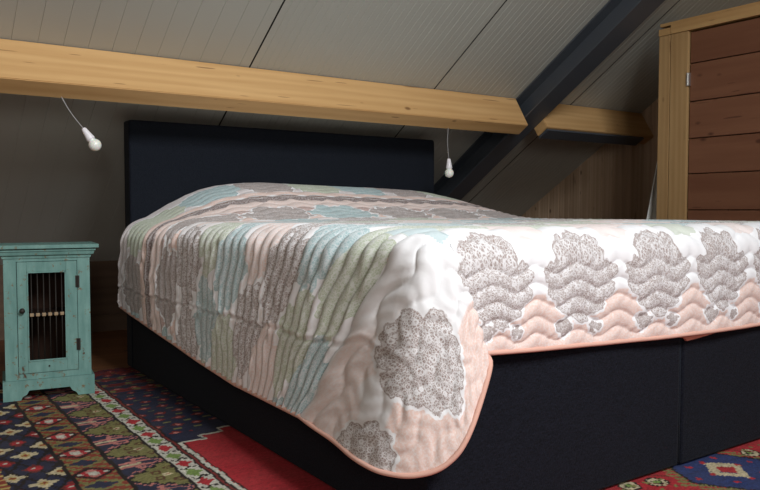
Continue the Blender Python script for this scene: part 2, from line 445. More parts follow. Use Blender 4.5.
add_grid(np.stack([XX, YY, ztop(XX, YY)], -1), np.stack([XX, YY], -1))
def skirt(T, Cn, Hm, FT, FH, nq, billow=.0):
    """T start, Cn rounding control, Hm hem: (n,3); FT, FH flat coordinates (n,2)"""
    n = len(T); L1 = .075
    dv = Hm-Cn; Ld = np.linalg.norm(dv, axis=1, keepdims=True); S = Cn+dv/Ld*L1
    q = np.linspace(0, 1, nq); qa = .24
    out = np.zeros((nq, n, 3)); 
    for i, qq in enumerate(q):
        if qq < qa:
            a = qq/qa; out[i] = (1-a)**2*T+2*a*(1-a)*Cn+a*a*S
        else:
            a = (qq-qa)/(1-qa); out[i] = S+(Hm-S)*a
    F = FT[None]+(FH-FT)[None]*q[:, None, None]
    return out, F
# left side: stations from head to foot
yl = yg[::-1]
T = np.stack([np.full(ny, X0), yl, ztop(np.full(ny, X0), yl)], 1)
headz = T[:, 2]
bul = .006*sstep(1.2, 1.9, yl)
Cn = T+np.stack([-(.078+bul), np.zeros(ny), -.006-.02*sstep(1.2, 1.8, yl)], 1)
t0 = (yl-Y0)
shear = .37*np.clip(1-t0/1.35, 0, 1)**2
hy = yl+shear
hz = np.interp(hy, [.40, .55, .84, 1.15, 1.47, 1.7, 1.9, 2.05], [.182, .181, .178, .196, .222, .243, .262, .28])
hx = np.interp(hy, [.4, .8, 1.4, 1.8, 2.05], [-.072, -.06, -.052, -.056, -.062])
hy = np.minimum(hy, 2.04+0*hy)
Hl = np.stack([hx, hy, hz], 1)
FT = np.stack([np.full(ny, X0), yl], 1); drop = (.12+.5-.0)
FH = np.stack([-(T[:, 2]-hz)+.02, yl-0.0], 1)
G, Fl = skirt(T, Cn, Hl, FT, FH, q_side)
# soft bulging of the side
qv = np.linspace(0, 1, q_side)[:, None]
G[:, :, 0] -= .012*np.sin(PI*qv)*(1+.6*np.sin(yl*6.3)[None]*np.sin(3*qv+yl[None]*2))*sstep(.05, .3, yl)[None]
add_grid(G, Fl); left_hem = G[-1].copy()
# corner fan
key = np.array([  # hem world x y z, flat s t
    [*left_hem[-1], FH[-1, 0], Y0],
    [-.080, .30, .172, -.505, -.02],
    [-.088, .16, .163, -.505, -.11],
    [-.086, .04, .158, -.495, -.19],
    [-.072, -.03, .162, -.45, -.255],
    [-.035, -.075, .178, -.38, -.295],
    [.002, -.098, .215, -.30, -.305],
    [.030, -.104, .265, -.22, -.31],
    [.058, -.103, .325, -.13, -.31],
    [.086, -.098, .385, -.04, -.31],
    [.096, -.088, .400, -.02, -.308],
    [.088, -.060, .398, .0, -.30],
    [.06, -.044-.006*math.sin(X0*9), float(np.interp(X0, [0, .1], [.395, .394])), .0, -.30]])
seg = np.r_[0, np.cumsum(np.linalg.norm(np.diff(key[:, :3], axis=0), axis=1))]
u = np.linspace(0, seg[-1], nf)
def smooth_interp(u, seg, v):
    r = np.interp(u, seg, v); k = np.exp(-.5*(np.arange(-8, 9)/3.5)**2); k /= k.sum()
    rp = np.r_[np.full(8, r[0]), r, np.full(8, r[-1])]; s = np.convolve(rp, k, 'valid')
    w = np.minimum(np.arange(len(r)), np.arange(len(r))[::-1])/8.; w = np.clip(w, 0, 1)
    return r*(1-w)+s*w
K = np.stack([smooth_interp(u, seg, key[:, i]) for i in range(5)], 1)
Tc = np.repeat(np.array([[X0, Y0, float(ztop(np.array([X0]), np.array([Y0]))[0])]]), nf, 0)
ang = np.interp(u, [0, seg[-1]*.35, seg[-1]*.75, seg[-1]], [PI, PI*1.12, PI*1.42, PI*1.5])
Cc = Tc+np.stack([.078*np.cos(ang), .078*np.sin(ang), np.full(nf, -.006)], 1)
FTc = np.repeat(np.array([[X0, Y0]]), nf, 0)
G, Ff = skirt(Tc, Cc, K[:, :3], FTc, K[:, 3:], q_side)
# drape folds of the hanging corner
un = np.linspace(0, 1, nf)[None]
env = np.sin(PI*np.clip(un/.82, 0, 1))*qv
fold = .012*np.sin(un*15+qv*2.2)*env
G[:, :, 0] += -fold*.7; G[:, :, 1] += -fold*.7
G[-1:, :, 2] += 0
add_grid(G, Ff); fan_hem = G[-1].copy()
# foot side
T = np.stack([xg, np.full(nx, Y0), ztop(xg, np.full(nx, Y0))], 1)
Cn = T+np.array([0, -.078, -.006])
fz = np.interp(xg, [0, .1, .3, .5, .7, .85, 1.1, 1.4, 1.7], [.395, .394, .384, .374, .368, .366, .36, .358, .36])
fy = -.044-.006*np.sin(xg*9)
Hf = np.stack([xg+.015*sstep(.3, .045, xg), fy, fz], 1)
FT = np.stack([xg, np.full(nx, Y0)], 1); FH = np.stack([xg-.045*sstep(.3, .045, xg), np.full(nx, -.30)], 1)
G, Ff = skirt(T, Cn, Hf, FT, FH, q_foot)
qf = np.linspace(0, 1, q_foot)[:, None]
G[:, :, 1] -= .008*np.sin(PI*qf)*(1+.5*np.sin(xg*11)[None])*sstep(.045, .16, xg)[None]
add_grid(G, Ff); foot_hem = G[-1].copy()
# right corner + right side
nfr = 30
a_ = np.linspace(0, PI/2, nfr)
Tr = np.repeat(T[-1:], nfr, 0); dr = np.stack([np.sin(a_), -np.cos(a_), 0*a_], 1)
Cr = Tr+dr*.083+np.array([0, 0, -.004]); Hr = Tr+dr*(.092+.05*np.sin(2*a_))[:, None]; Hr[:, 2] = fz[-1]-.05*np.sin(2*a_)-.0*a_
FTr = np.repeat(FT[-1:], nfr, 0); FHr = FTr+np.stack([np.sin(a_), -np.cos(a_)], 1)*.345
G, Ff = skirt(Tr, Cr, Hr, FTr, FHr, q_foot); add_grid(G, Ff); rc_hem = G[-1].copy()
T = np.stack([np.full(ny, X1), yg, ztop(np.full(ny, X1), yg)], 1)
Cn = T+np.array([.083, 0, -.004]); Hm = Cn.copy(); Hm[:, 0] = X1+.092; Hm[:, 2] = .36
FT = np.stack([np.full(ny, X1), yg], 1); FH = np.stack([np.full(ny, X1+.345), yg], 1)
G, Ff = skirt(T, Cn, Hm, FT, FH, q_right); add_grid(G, Ff); right_hem = G[-1].copy()
V = np.concatenate(PV); UVf = np.concatenate(PU); Qf = np.concatenate(Q)
# weld coincident vertices
key_ = np.round(V*20000).astype(np.int64); _, first, inv = np.unique(key_, axis=0, return_index=True, return_inverse=True)
inv = inv.ravel(); UVloop = UVf[Qf.ravel()]
# keep quads, fan triangles dropped to degenerate-free by small check
Qw = inv[Qf]; V = V[first]; UVv = UVf[first]
bad = (Qw[:, 0] == Qw[:, 1]) | (Qw[:, 2] == Qw[:, 3]) | (Qw[:, 1] == Qw[:, 2]) | (Qw[:, 0] == Qw[:, 3])
# fan tip quads (first ring) are degenerate: drop them, the second ring closes over by moving first-ring verts to the tip
Qg = Qw[~bad]; UVq = UVf[Qf[~bad]]
# normals by numpy
def vnormals(V, Q):
    a = V[Q[:, 2]]-V[Q[:, 0]]; b = V[Q[:, 3]]-V[Q[:, 1]]; n = np.cross(a, b); out = np.zeros_like(V)
    for i in range(4): np.add.at(out, Q[:, i], n)
    L = np.linalg.norm(out, axis=1, keepdims=True); L[L == 0] = 1; return out/L
# make orientation consistent outward per grid: flip quads whose normal points to the mattress centre
cen = np.array([.85, 1.0, .35]); 
def orient(V, Q):
    a = V[Q[:, 2]]-V[Q[:, 0]]; b = V[Q[:, 3]]-V[Q[:, 1]]; n = np.cross(a, b)
    mid = V[Q].mean(1); c = np.array([.85, 1.0, .45])[None]*np.ones((len(Q), 1))
    c[:, 1] = np.clip(mid[:, 1], .3, 1.8); c[:, 0] = np.clip(mid[:, 0], .3, 1.4)
    return ((mid-c)*n).sum(1)
# per-grid flip decided by majority
sizes = [len(q) for q in Q]; keep = ~bad; start = 0; parts = []; uvp = []; tris = []; uvt = []
for q0, sz in zip(Q, sizes):
    m_ = keep[start:start+sz]; qq = Qw[start:start+sz][m_]; qu = Qf[start:start+sz][m_]; 
    bq = Qw[start:start+sz][~m_]; bu = Qf[start:start+sz][~m_]; fl_ = np.median(orient(V, qq)) < 0
    if fl_: qq = qq[:, ::-1]; qu = qu[:, ::-1]; bq = bq[:, ::-1]; bu = bu[:, ::-1]
    for a_q, a_u in zip(bq, bu):
        o_, ou = [], []
        for v1, v2 in zip(a_q, a_u):
            if v1 not in o_: o_.append(v1); ou.append(v2)
        if len(o_) == 3: tris.append(o_); uvt.append(UVf[ou])
    parts.append(qq); uvp.append(UVf[qu]); start += sz
Qg = np.concatenate(parts); UVq = np.concatenate(uvp)
tris = np.array(tris, int).reshape(-1, 3); uvt = np.array(uvt).reshape(-1, 3, 2)
used = np.zeros(len(V), bool); used[Qg.ravel()] = True; used[tris.ravel()] = True; remap = np.cumsum(used)-1; tris = remap[tris]
V = V[used]; UVv = UVv[used]; Qg = remap[Qg]
Nn = vnormals(V, Qg)
s, t = UVv[:, 0], UVv[:, 1]
side = sstep(.08, -.06, s)*sstep(-.02, .08, t)      # hanging left side
corner = sstep(.02, -.08, s)*sstep(.02, -.06, t)
amp_w = .0145-.0085*side
mid_ = sstep(.05, .2, t)
ph = (t+amp_w*np.cos(2*PI*(s-.045)/.145))/.053
puff = np.abs(np.sin(PI*ph))**.5
# puckers: gathered ridges on the side
n1 = np.sin(ph*PI*2*.5+7*np.sin(s*9+t*3))
wr_ = .5+.5*np.sin(t*23+np.sin(s*17)*1.3+2*np.sin(t*5))
amp = .0085+.0115*side*(.55+.6*wr_)-.003*corner
disp = amp*(puff-.7)
disp += side*.003*np.sin(s*70+5*np.sin(t*31))*np.sin(t*46+s*11)*wr_
# cross stitching dips on waves (foot) – short radial puckers
disp += (1-side)*.0008*np.sin(s*150+3*np.sin(t*60))*sstep(.1, 0, t)
# packing-fold crease along s=-.27 and a faint one near the top
for s0, a0, reach in ((-.265, .0045, 1.),):
    dd = s-s0-.004*np.sin(t*17)-.003*np.sin(t*61+1); a0 = a0*(1-.6*corner)
    disp += -a0*np.exp(-(dd/.005)**2)*reach + a0*.6*np.exp(-((dd-.013)/.007)**2)
V2 = V+Nn*disp[:, None]
# large soft undulation of the corner flap
flo = bpy.data  # noqa
me = np_mesh('quilt', V2, Qg, tris)
uvl = me.uv_layers.new(name='UVMap'); uvl.data.foreach_set('uv', np.r_[UVq.reshape(-1, 2), uvt.reshape(-1, 2)].astype(np.float32).ravel())

# print: medallions as signed distance, colour tables
CIR = [(0, .07, .038), (-.042, .062, .034), (.042, .062, .034), (-.082, .018, .036), (.082, .018, .036), (0, 0, .082), (-.066, -.03, .042), (.066, -.03, .042), (-.035, -.075, .042), (.035, -.075, .042), (0, -.115, .03)]
def medsd(ds, dt, sc=1.):
    ds = ds/1.1
    m = np.full(ds.shape, 9.)
    for a, b, r in CIR: m = np.minimum(m, np.hypot(ds/sc-a, dt/sc-b)-r)
    return m*sc
TAUPE, TEAL, GREEN, PINK, BROWN, ROSE = [np.array(lin(c)) for c in ((120, 92, 78), (122, 170, 174), (160, 176, 138), (226, 198, 187), (120, 100, 96), (184, 152, 144))]
WHT = np.array(lin((236, 237, 240)))
n = len(s); sd = np.full(n, 9.); pcol = np.tile(TAUPE, (n, 1)); dens = np.ones(n); ground = np.tile(WHT, (n, 1))
def stamp(cs, ct, col, sc=1., den=1., mask=None, rot=0., st_=1.):
    global sd
    wob_ = 0 if st_ == 1. else 1
    ds = (s-cs+wob_*.012*np.sin(t*55+cs*40))/st_; dt = t-ct+wob_*.010*np.sin(s*48+ct*30)
    if rot: ds, dt = ds*math.cos(rot)+dt*math.sin(rot), -ds*math.sin(rot)+dt*math.cos(rot)
    near = (np.abs(ds) < .19*sc) & (np.abs(dt) < .19*sc)
    if mask is not None: near &= mask
    idx = np.nonzero(near)[0]
    if not len(idx): return
    d = medsd(ds[idx], dt[idx], sc); b = d < sd[idx]; ii = idx[b]
    sd[ii] = d[b]; pcol[ii] = col; dens[ii] = den
foot = t < .02
# border ground: pink lower part
pinkz = sstep(-.135, -.145, t+.012*np.cos(2*PI*(s-.13)/.29))
ground = ground*(1-pinkz[:, None])+PINK*pinkz[:, None]
for k in range(-3, 7):
    if k < 0: continue
    stamp(.125+.285*k if k < 1 else .13+.286*k, -.085, TAUPE, 1.02, .97, t < .045)
    if k >= 0: stamp(.07+.286*k, -.235, TAUPE, .26, .8); stamp(.18+.286*k, -.24, TAUPE, .2, .8)
stamp(-.225, -.125, TAUPE, .94, 1., t < .05)
# the wide medallion on the hanging corner
stamp(-.488, -.135, TAUPE, .68, 1., t < .0)
# pale medallions where the quilt turns over the foot edge
gc = [PINK, PINK, GREEN, PINK, TEAL]
for k in range(-1, 6):
    stamp(.28+.29*k, .085, gc[k % 5]*.6+WHT*.4, .72, .5, (t > .0) & (s > .0))
# body lattice
tab = {0: [GREEN, GREEN, TEAL], 1: [TEAL, TEAL, GREEN], 2: [TAUPE, TAUPE, PINK], 3: [PINK, GREEN, TAUPE], 4: [TEAL, TEAL, GREEN], 5: [GREEN, PINK, TEAL], 6: [PINK, TAUPE, TAUPE]}
for j in range(7):
    tc_ = .15+.185*j
    for k in range(-2, 7):
        kk = -k
        cs = -.12+.27*(k)+(.1 if j % 2 else 0)
        kk = int(round(-(cs-.1)/.25))
        col = tab[j][kk % 3] if kk >= 0 else [TEAL, TAUPE, GREEN, PINK][(j*3+k*5) % 4]
        stamp(cs, tc_, col, .95, .87 if col is not TAUPE else 1., (t > .045) & (t < 1.36), 0., 1.2)
# pale warm veil in the body ground
bodyg = sstep(.1, .2, t)*sstep(1.37, 1.35, t)
tint = .5+.5*np.sin(s*13+np.sin(t*7)*2)
pk = sstep(-.2, -.27, s)*sstep(.045, .03, t)*sstep(-.075, -.06, t+.02*np.sin(s*40)); ground = ground*(1-.6*pk[:, None])+PINK*.6*pk[:, None]
bc = WHT*(1-.3*tint[:, None])+PINK*(.3*tint[:, None])
ground = ground*(1-bodyg[:, None])+bc*bodyg[:, None]
# bands across the pillows
def band(a, b, col, sc_lo=0., sc_hi=0., per=.09):
    w_ = np.abs(np.sin(PI*s/per)); lo_ = a-sc_lo*w_; hi_ = b+sc_hi*w_
    m = sstep(0, .003, t-lo_)*sstep(0, .003, hi_-t); return m[:, None]
for a, b, col, lo_, hi_ in ((1.36, 1.44, PINK, 0, 0), (1.44, 1.54, ROSE, 0, 0), (1.54, 1.64, PINK*.8+WHT*.2, 0, .0), (1.635, 1.665, BROWN, .026, 0), (1.665, 1.68, TAUPE, 0, 0),
                         (1.68, 1.69, WHT, 0, 0), (1.69, 1.73, PINK, 0, 0), (1.73, 2.2, ROSE*.35+WHT*.65, 0, 0)):
    m = band(a, b, col, lo_, hi_); ground = ground*(1-m)+col*m
bandz = (t > 1.42)
for k in range(-3, 8):
    stamp(.09+.30*k, 1.455, [TAUPE, TAUPE, TEAL, TAUPE][k % 4], 1.0, .75, (t > 1.355) & (t < 1.56), 0., 1.15)
for k in range(-3, 8):
    stamp(.02+.25*k, 1.86, [GREEN, TEAL, TAUPE, GREEN, TEAL, TAUPE][k % 6], 1.1, .7, t > 1.732, 0., 1.1)
def fattr(name, arr):
    a = me.attributes.new(name, 'FLOAT', 'POINT'); a.data.foreach_set('value', arr.astype(np.float32))
def cattr(me, name, arr):
    a = me.attributes.new(name, 'FLOAT_COLOR', 'POINT'); a.data.foreach_set('color', np.c_[arr, np.ones(len(arr))].astype(np.float32).ravel())
sd = np.clip(sd, -.05, .05)
fattr('med', sd); fattr('dens', dens); cattr(me, 'ground', ground); cattr(me, 'printcol', pcol)
quilt = new_obj('quilt', me, [M['quilt'], M['lining']], None, True)
tag(quilt, 'padded pastel patchwork-print quilt with taupe lace medallions and pink edging spread over the bed', 'quilt')
sm = quilt.modifiers.new('thick', 'SOLIDIFY'); sm.thickness = .008; sm.offset = -1; sm.use_rim = True; sm.material_offset = 0; sm.material_offset_rim = 0
# binding along the hem
hem = np.concatenate([left_hem[::3], fan_hem[2:-2:2], foot_hem[4::4], rc_hem[2::3], right_hem[4::8]])
bm = bmesh.new(); tube(bm, [tuple(p+np.array([0, 0, -.001])) for p in hem], .0058, 8)
bm_obj('binding', bm, M['binding'], quilt, True)
# a corner of the lining hanging below the foot hem
bm = bmesh.new()
lp = [(.66, .372), (.74, .368), (.835, .352), (.845, .343), (.90, .346), (1.0, .354), (1.12, .364), (1.12, .372), (.9, .374)]
prism(bm, lp, 1, -.034, -.028); bm_obj('lining', bm, M['lining'], quilt)

# ------------------------------------------------------------------ cabinet
ca = math.atan2(1.712-1.752, .306); W, D = .309, .215
cab = empty('bedside_cabinet', (-.403+.5*D*math.sin(-ca)*1., 1.732+.5*D*math.cos(ca), .0), ca)
tag(cab, 'small weathered turquoise cabinet with a barred door, standing left of the bed', 'cabinet')
h = W/2; yf = -D/2
# plinth with bracket-cut front
bm = bmesh.new()
arch = [(-h, 0), (-h+.058, 0), (-h+.064, .012), (-h+.078, .020), (-h+.086, .034), (h-.086, .034), (h-.078, .020), (h-.064, .012), (h-.058, 0), (h, 0), (h, .072), (-h, .072)]
prism(bm, arch, 1, yf, yf+.016)
for sx in (-1, 1):
    a = [(yf+.016, 0), (yf+.05, 0), (yf+.065, .03), (D/2-.05, .03), (D/2-.035, 0), (D/2, 0), (D/2, .072), (yf+.016, .072)]
    prism(bm, a, 0, sx*h, sx*(h-.014))
bmesh.ops.recalc_face_normals(bm, faces=bm.faces)
bm_obj('plinth', bm, M['paint'], cab)
bm = bmesh.new()                                  # carcass
b = .145; yc = yf+.010
box(bm, (-b, yc+.012, .072), (-b+.014, D/2-.005, .515)); box(bm, (b-.014, yc+.012, .072), (b, D/2-.005, .515))
box(bm, (-b+.014, yc+.012, .072), (b-.014, D/2-.005, .085)); box(bm, (-b+.014, D/2-.015, .085), (b-.014, D/2-.005, .515), mat=1)
box(bm, (-b, yc, .072), (-.103, yc+.012, .515), .001); box(bm, (.101, yc, .072), (b, yc+.012, .515), .001)
box(bm, (-.103, yc, .072), (.101, yc+.012, .094), .001); box(bm, (-.103, yc, .503), (.101, yc+.012, .515), .001)
box(bm, (-b+.014, yc+.02, .30), (b-.014, D/2-.016, .308), mat=1)
bm_obj('body', bm, [M['paint'], M['inside']], cab)
bm = bmesh.new()                                  # moulded top
for z0, z1, e in ((.515, .523, .004), (.523, .531, .012), (.531, .545, .020), (.545, .566, .014)):
    pass
prf = [(0, .515), (.004, .515), (.005, .523), (.013, .527), (.016, .538), (.020, .541), (.020, .546), (.012, .549), (.030, .551), (.030, .564), (0, .564)]
def ring(bm, prf, hx, y0, y1):
    cs = [(-1, -1), (1, -1), (1, 1), (-1, 1)]; R = []
    for e, z in prf: R.append([bm.verts.new((c[0]*(hx+e), (y0-e) if c[1] < 0 else (y1+e*.2), z)) for c in cs])
    for A, B in zip(R[1:-1], R[2:-1]):
        for i in range(4): bm.faces.new((A[i], A[(i+1) % 4], B[(i+1) % 4], B[i]))
    bm.faces.new(R[1][::-1]); bm.faces.new(R[-2])
ring(bm, prf, b, yc, D/2-.005)
bm_obj('top', bm, M['paint'], cab)
bm = bmesh.new(); dx0, dx1, dz0, dz1 = -.1015, .0995, .0955, .5015; ox0, ox1, oz0, oz1 = -.070, .062, .138, .466; yd = yc-.004
box(bm, (dx0, yd, dz0), (ox0, yd+.014, dz1), .0015); box(bm, (ox1, yd, dz0), (dx1, yd+.014, dz1), .0015)
box(bm, (ox0, yd, dz0), (ox1, yd+.014, oz0), .0015); box(bm, (ox0, yd, oz1), (ox1, yd+.014, dz1), .0015)
for lo_, hi_ in (((ox0, oz0), (ox0+.005, oz1)), ((ox1-.005, oz0), (ox1, oz1)), ((ox0, oz0), (ox1, oz0+.005)), ((ox0, oz1-.005), (ox1, oz1))):
    box(bm, (lo_[0], yd-.003, lo_[1]), (hi_[0], yd+.004, hi_[1]), .001)
door = bm_obj('door', bm, M['paint'], cab)
for i in range(6):
    xx = ox0+.005+(i+.5)*(ox1-ox0-.01)/6
    bm = bmesh.new(); tube(bm, [(xx, yd+.006, oz0-.002), (xx, yd+.006, .25), (xx, yd+.006, oz1+.002)], .0022, 8); bm_obj('bar', bm, M['iron'], door, True)
    bm = bmesh.new(); box(bm, (xx-.0065, yd-.001, .302), (xx+.0065, yd+.012, .314), .002); bm_obj('bead', bm, M['bead'], door)
bm = bmesh.new(); box(bm, (ox0, yd+.008, .3045), (ox1, yd+.011, .3115)); bm_obj('crossbar', bm, M['iron'], door)
bm = bmesh.new(); m = Matrix.Translation((-.0865, yd+.001, .326)) @ Matrix.Rotation(PI/2, 4, 'X')
lathe(bm, [(.009, 0), (.009, .002), (.004, .003), (.004, .009), (.008, .012), (.0095, .017), (.007, .021), (.002, .0225)], 20, m); bm_obj('knob', bm, M['iron'], door, True)
for zc in (.425, .19):
    bm = bmesh.new(); box(bm, (.094, yd-.0025, zc-.022), (.108, yd+.0005, zc+.022), .0008)
    tube(bm, [(.1005, yd-.003, zc-.02), (.1005, yd-.003, zc), (.1005, yd-.003, zc+.02)], .0026, 8); bm_obj('hinge', bm, M['iron'], door)
bm = bmesh.new(); tube(bm, [(0, yd+.001, .118), (0, yd-.004, .118)], .003, 10); bm_obj('nail', bm, M['iron'], door)

# ------------------------------------------------------------------ closet with plank door
XC = 2.4
clo = empty('closet', (XC+.3, .55, 0)); tag(clo, 'pine-framed closet with a red-brown plank door, standing to the right beyond the bed', 'closet')
co = Vector((-(XC+.3), -.55, 0))
def cpart(name, boxes, mat, bev=.002, parent=clo):
    bm = bmesh.new()
    for lo_, hi_ in boxes: box(bm, lo_, hi_, bev)
    bmesh.ops.translate(bm, verts=bm.verts, vec=co); return bm_obj(name, bm, mat, parent)
ztp = 1.603
cpart('post', [((XC, 1.103, 0), (XC+.075, 1.166, ztp-.036))], M['closet_pine'])
cpart('post', [((XC, 1.003, 0), (XC+.075, 1.099, ztp-.036))], M['closet_pine'])
cpart('post', [((XC, -.02, 0), (XC+.075, .07, ztp-.036))], M['closet_pine'])
cpart('header', [((XC-.004, -.02, ztp-.034), (XC+.075, 1.10, ztp+.012))], M['closet_pine_h'])
cpart('header_block', [((XC-.002, 1.102, ztp-.034), (XC+.075, 1.169, ztp))], M['closet_pine_h'])
cpart('side_panel', [((XC+.075, 1.14, 0), (XR-.004, 1.165, 1.60))], M['closet_pine'])
cpart('side_panel', [((XC+.075, -.01, 0), (XR-.004, .02, 1.60))], M['closet_pine'])
cpart('top_panel', [((XC+.01, -.01, ztp+.014), (XR-.004, 1.17, ztp+.03))], M['closet_pine_h'])
zb = [.03]+[.69-.178*i for i in (3, 2, 1)]+[.69, .868, 1.041, 1.222, 1.408, 1.562]
dr_ = cpart('plank_door', [((XC+.012, .078, a+.0022), (XC+.034, .997, c_-.0022)) for a, c_ in zip(zb, zb[1:])]+[((XC+.034, .2, .05), (XC+.046, .3, 1.53)), ((XC+.034, .8, .05), (XC+.046, .9, 1.53))], M['plank'], .003)
for zc in (1.331, .25):
    bm = bmesh.new(); box(bm, (XC-.003, .992, zc-.032), (XC+.012, 1.010, zc+.032), .001)
    tube(bm, [(XC-.003, 1.0, zc-.03), (XC-.003, 1.0, zc), (XC-.003, 1.0, zc+.03)], .005, 10)
    bmesh.ops.translate(bm, verts=bm.verts, vec=co); bm_obj('hinge', bm, M['silver'], dr_)

# pale cloth hanging behind the closet post
bm = bmesh.new(); nn, mm = 60, 40; g = []
for j in range(mm+1):
    vz = j/mm; z = .95-vz*.95+.004; wv_ = .03+.20*vz**.8; r = []
    for i in range(nn+1):
        a = i/nn; fx = 2.50+(a-.5)*wv_*1.2
        r.append(bm.verts.new((fx, 1.245+.055*vz+.018*vz*math.sin(a*22+vz*2)+.012*math.sin(a*9)-.03*(1-vz), z)))
    g.append(r)
for j in range(mm):
    for i in range(nn): bm.faces.new((g[j][i], g[j][i+1], g[j+1][i+1], g[j+1][i]))
o = bm_obj('hanging_cloth', bm, M['linen'], None, True); tag(o, 'pale grey-white cloth hanging in folds behind the pine closet post', 'cloth')
sm = o.modifiers.new('t', 'SOLIDIFY'); sm.thickness = .004

# ------------------------------------------------------------------ rug (kilim, woven in 7 mm steps)
def axisgrid(segs):
    out = []
    for a, b, st in segs:
        out.append(np.arange(a, b-1e-6, st))
    out.append([segs[-1][1]]); return np.concatenate(out)
gxr = axisgrid([(-.95, -.72, .012), (-.72, .02, .0038), (.02, .5, .02), (.5, 1.6, .0052), (1.6, 2.1, .02)])
gyr = axisgrid([(-.75, -.35, .012), (-.35, .0, .0042), (.0, .4, .008), (.4, 2.12, .0042)])
RX, RY = np.meshgrid(gxr, gyr)
def kilim(x, y):
    cs = .0065
    x0_, y0_ = x, y
    x = x+.0022*np.sin(y*41+3*np.sin(x*9))+.0012*np.sin(y*133+x*20); y = y+.003*np.sin(x*37+2*np.sin(y*5))
    xq = (np.floor(x/cs)+.5)*cs; yq = (np.floor(y/cs)+.5)*cs
    c = {k_: np.array(lin(v_)) for k_, v_ in dict(navy=(36, 46, 74), red=(186, 44, 56), dred=(128, 44, 44), cream=(214, 200, 164), white=(216, 214, 200), olive=(132, 130, 80), black=(24, 22, 28), green=(126, 156, 84), pink=(206, 132, 124), rust=(150, 66, 50), yellow=(206, 184, 110), brown=(96, 64, 44), blue=(40, 62, 116)).items()}
    C = np.zeros(x.shape+(3,)); C[:] = c['red']
    def put(m, col): C[m] = c[col]
    def rep(v, p, o): return (v-o+p/2) % p-p/2
    def idx(v, p, o): return np.floor((v-o+p/2)/p).astype(int)
    zag = .0065*np.round(.8*np.sin(yq*60))
    # A outer red/green edge
    A = x < -.665; put(A, 'rust')
    m = A & (np.abs(rep(yq, .07, .9))+np.abs(rep(xq, .08, -.71)) < .024); put(m, 'olive')
    m = A & (np.abs(rep(yq, .035, .9)) < .006) & (xq > -.69); put(m, 'yellow')
    # B navy diamond field
    B = (x >= -.665) & (x < -.52); put(B, 'navy')
    lat = np.abs(np.abs(rep(yq, .26, .953))/.26*2-np.abs(rep(xq, .114, -.589))/.114*2)
    lat2 = np.abs(rep(yq, .26, .953+.065))/.13+np.abs(rep(xq, .114, -.589))/.057
    lat3 = ((rep(yq-.065, .13, .953))/.13+(rep(xq, .057, -.589))/.057)
    put(B & (np.abs(((yq-.953)/.13+(xq+.589)/.057+.5) % 1-.5) < .09) , 'black')
    put(B & (np.abs(((yq-.953)/.13-(xq+.589)/.057+.5) % 1-.5) < .09), 'black')
    for ox, oy, ph_ in ((-.589, .953, 0), (-.532, .888, 1), (-.648, .900, 1)):
        dx, dy = np.abs(xq-ox), np.abs(rep(yq, .131, oy)); ii = (idx(yq, .131, oy)+ph_) % 2
        q = dx/.027+dy/.040
        put(B & (q < 1) & (ii == 0), 'dred' if ph_ == 0 else 'dred'); put(B & (q < 1) & (ii == 1), 'cream')
        put(B & (np.maximum(dx, dy) < .014) & (ii == 0), 'red'); put(B & (dx+dy < .008) & (ii == 0), 'white')
        put(B & (q < .5) & (ii == 1), 'yellow'); put(B & (dx+dy < .010) & (ii == 1), 'rust')
        put(B & (dx > .018) & (q < 1.35) & (dy < .012) & (ii == 1), 'cream')
    put((np.abs(xq+.521) < .005), 'black')
    # C rust stripe with pale stepped motifs
    S = (x >= -.515) & (x < -.413); put(S, 'rust')
    put(S & (np.abs(np.sin(yq*75+np.round(xq*60))) > .8), 'olive')
    dx, dy = np.abs(xq+.468), np.abs(rep(yq, .195, 1.02))
    put(S & (dx/.058+dy/.062 < 1), 'dred'); put(S & (np.abs(dx/.050+dy/.046-1) < .16), 'black')
    put(S & (dx/.040+dy/.034 < 1), 'pink'); put(S & (dx/.046+dy/.018 < 1), 'white'); put(S & (np.abs(dx-.02) < .004) & (dy < .018), 'red')
    dy2 = np.abs(rep(yq, .195, 1.02+.0975))
    put(S & (dx/.044+dy2/.026 < 1), 'navy'); put(S & (np.abs(dx/.052+dy2/.036-1) < .14), 'olive')
    put((x >= -.413) & (x < -.400), 'black'); put((np.abs(xq+.4035) < .002), 'navy')
    # D olive band, triangles
    Dd = (x >= -.400) & (x < -.275); put(Dd, 'navy')
    w_ = (xq+.400)/.125; per = .245; yy = rep(yq, per, .957-.0)
    tri_ = np.abs(yy)/(per/2)+.05*np.sign(np.sin(w_*22))*(w_ < .9)
    put(Dd & (tri_ < 1-w_*.0-.02) & (tri_ < .10+.75*w_), 'olive')
    ed = tri_-(.10+.75*w_); put(Dd & (ed > 0) & (ed < .09), 'black'); put(Dd & (ed > .13) & (ed < .20), 'pink')
    yy2 = np.abs(rep(yq, per, .957+per/2)); m_ = Dd & (ed > .24)
    put(m_ & ((np.abs(yy2-.018) < .006) | (np.abs(w_-.30-yy2*3) < .06)), 'pink'); put(m_ & (yy2 < .007) & (w_ < .5), 'cream')
    put(Dd & (np.hypot((w_-.74)*.125, yy) < .012), 'cream'); put(Dd & (np.hypot((w_-.74)*.125, yy) < .006), 'rust')
    put(Dd & (np.abs(np.hypot((w_-.55)*.125, np.abs(yy)-.022)-.012) < .0035) & (w_ > .35), 'brown')
    put(Dd & (np.abs(np.hypot((w_-.88)*.125, np.abs(yy)-.05)-.010) < .0035), 'brown')
    put((x >= -.281) & (x < -.272), 'black')
    # E white stripe with red and green diamonds
    Ee = (x >= -.272) & (x < -.217); put(Ee, 'white')
    dx, dy = np.abs(xq+.2455), np.abs(rep(yq, .161, .926)); dy2 = np.abs(rep(yq, .161, .926+.0805))
    put(Ee & (dx/.021+dy/.034 < 1), 'red'); put(Ee & (dx/.021+dy2/.036 < 1), 'green')
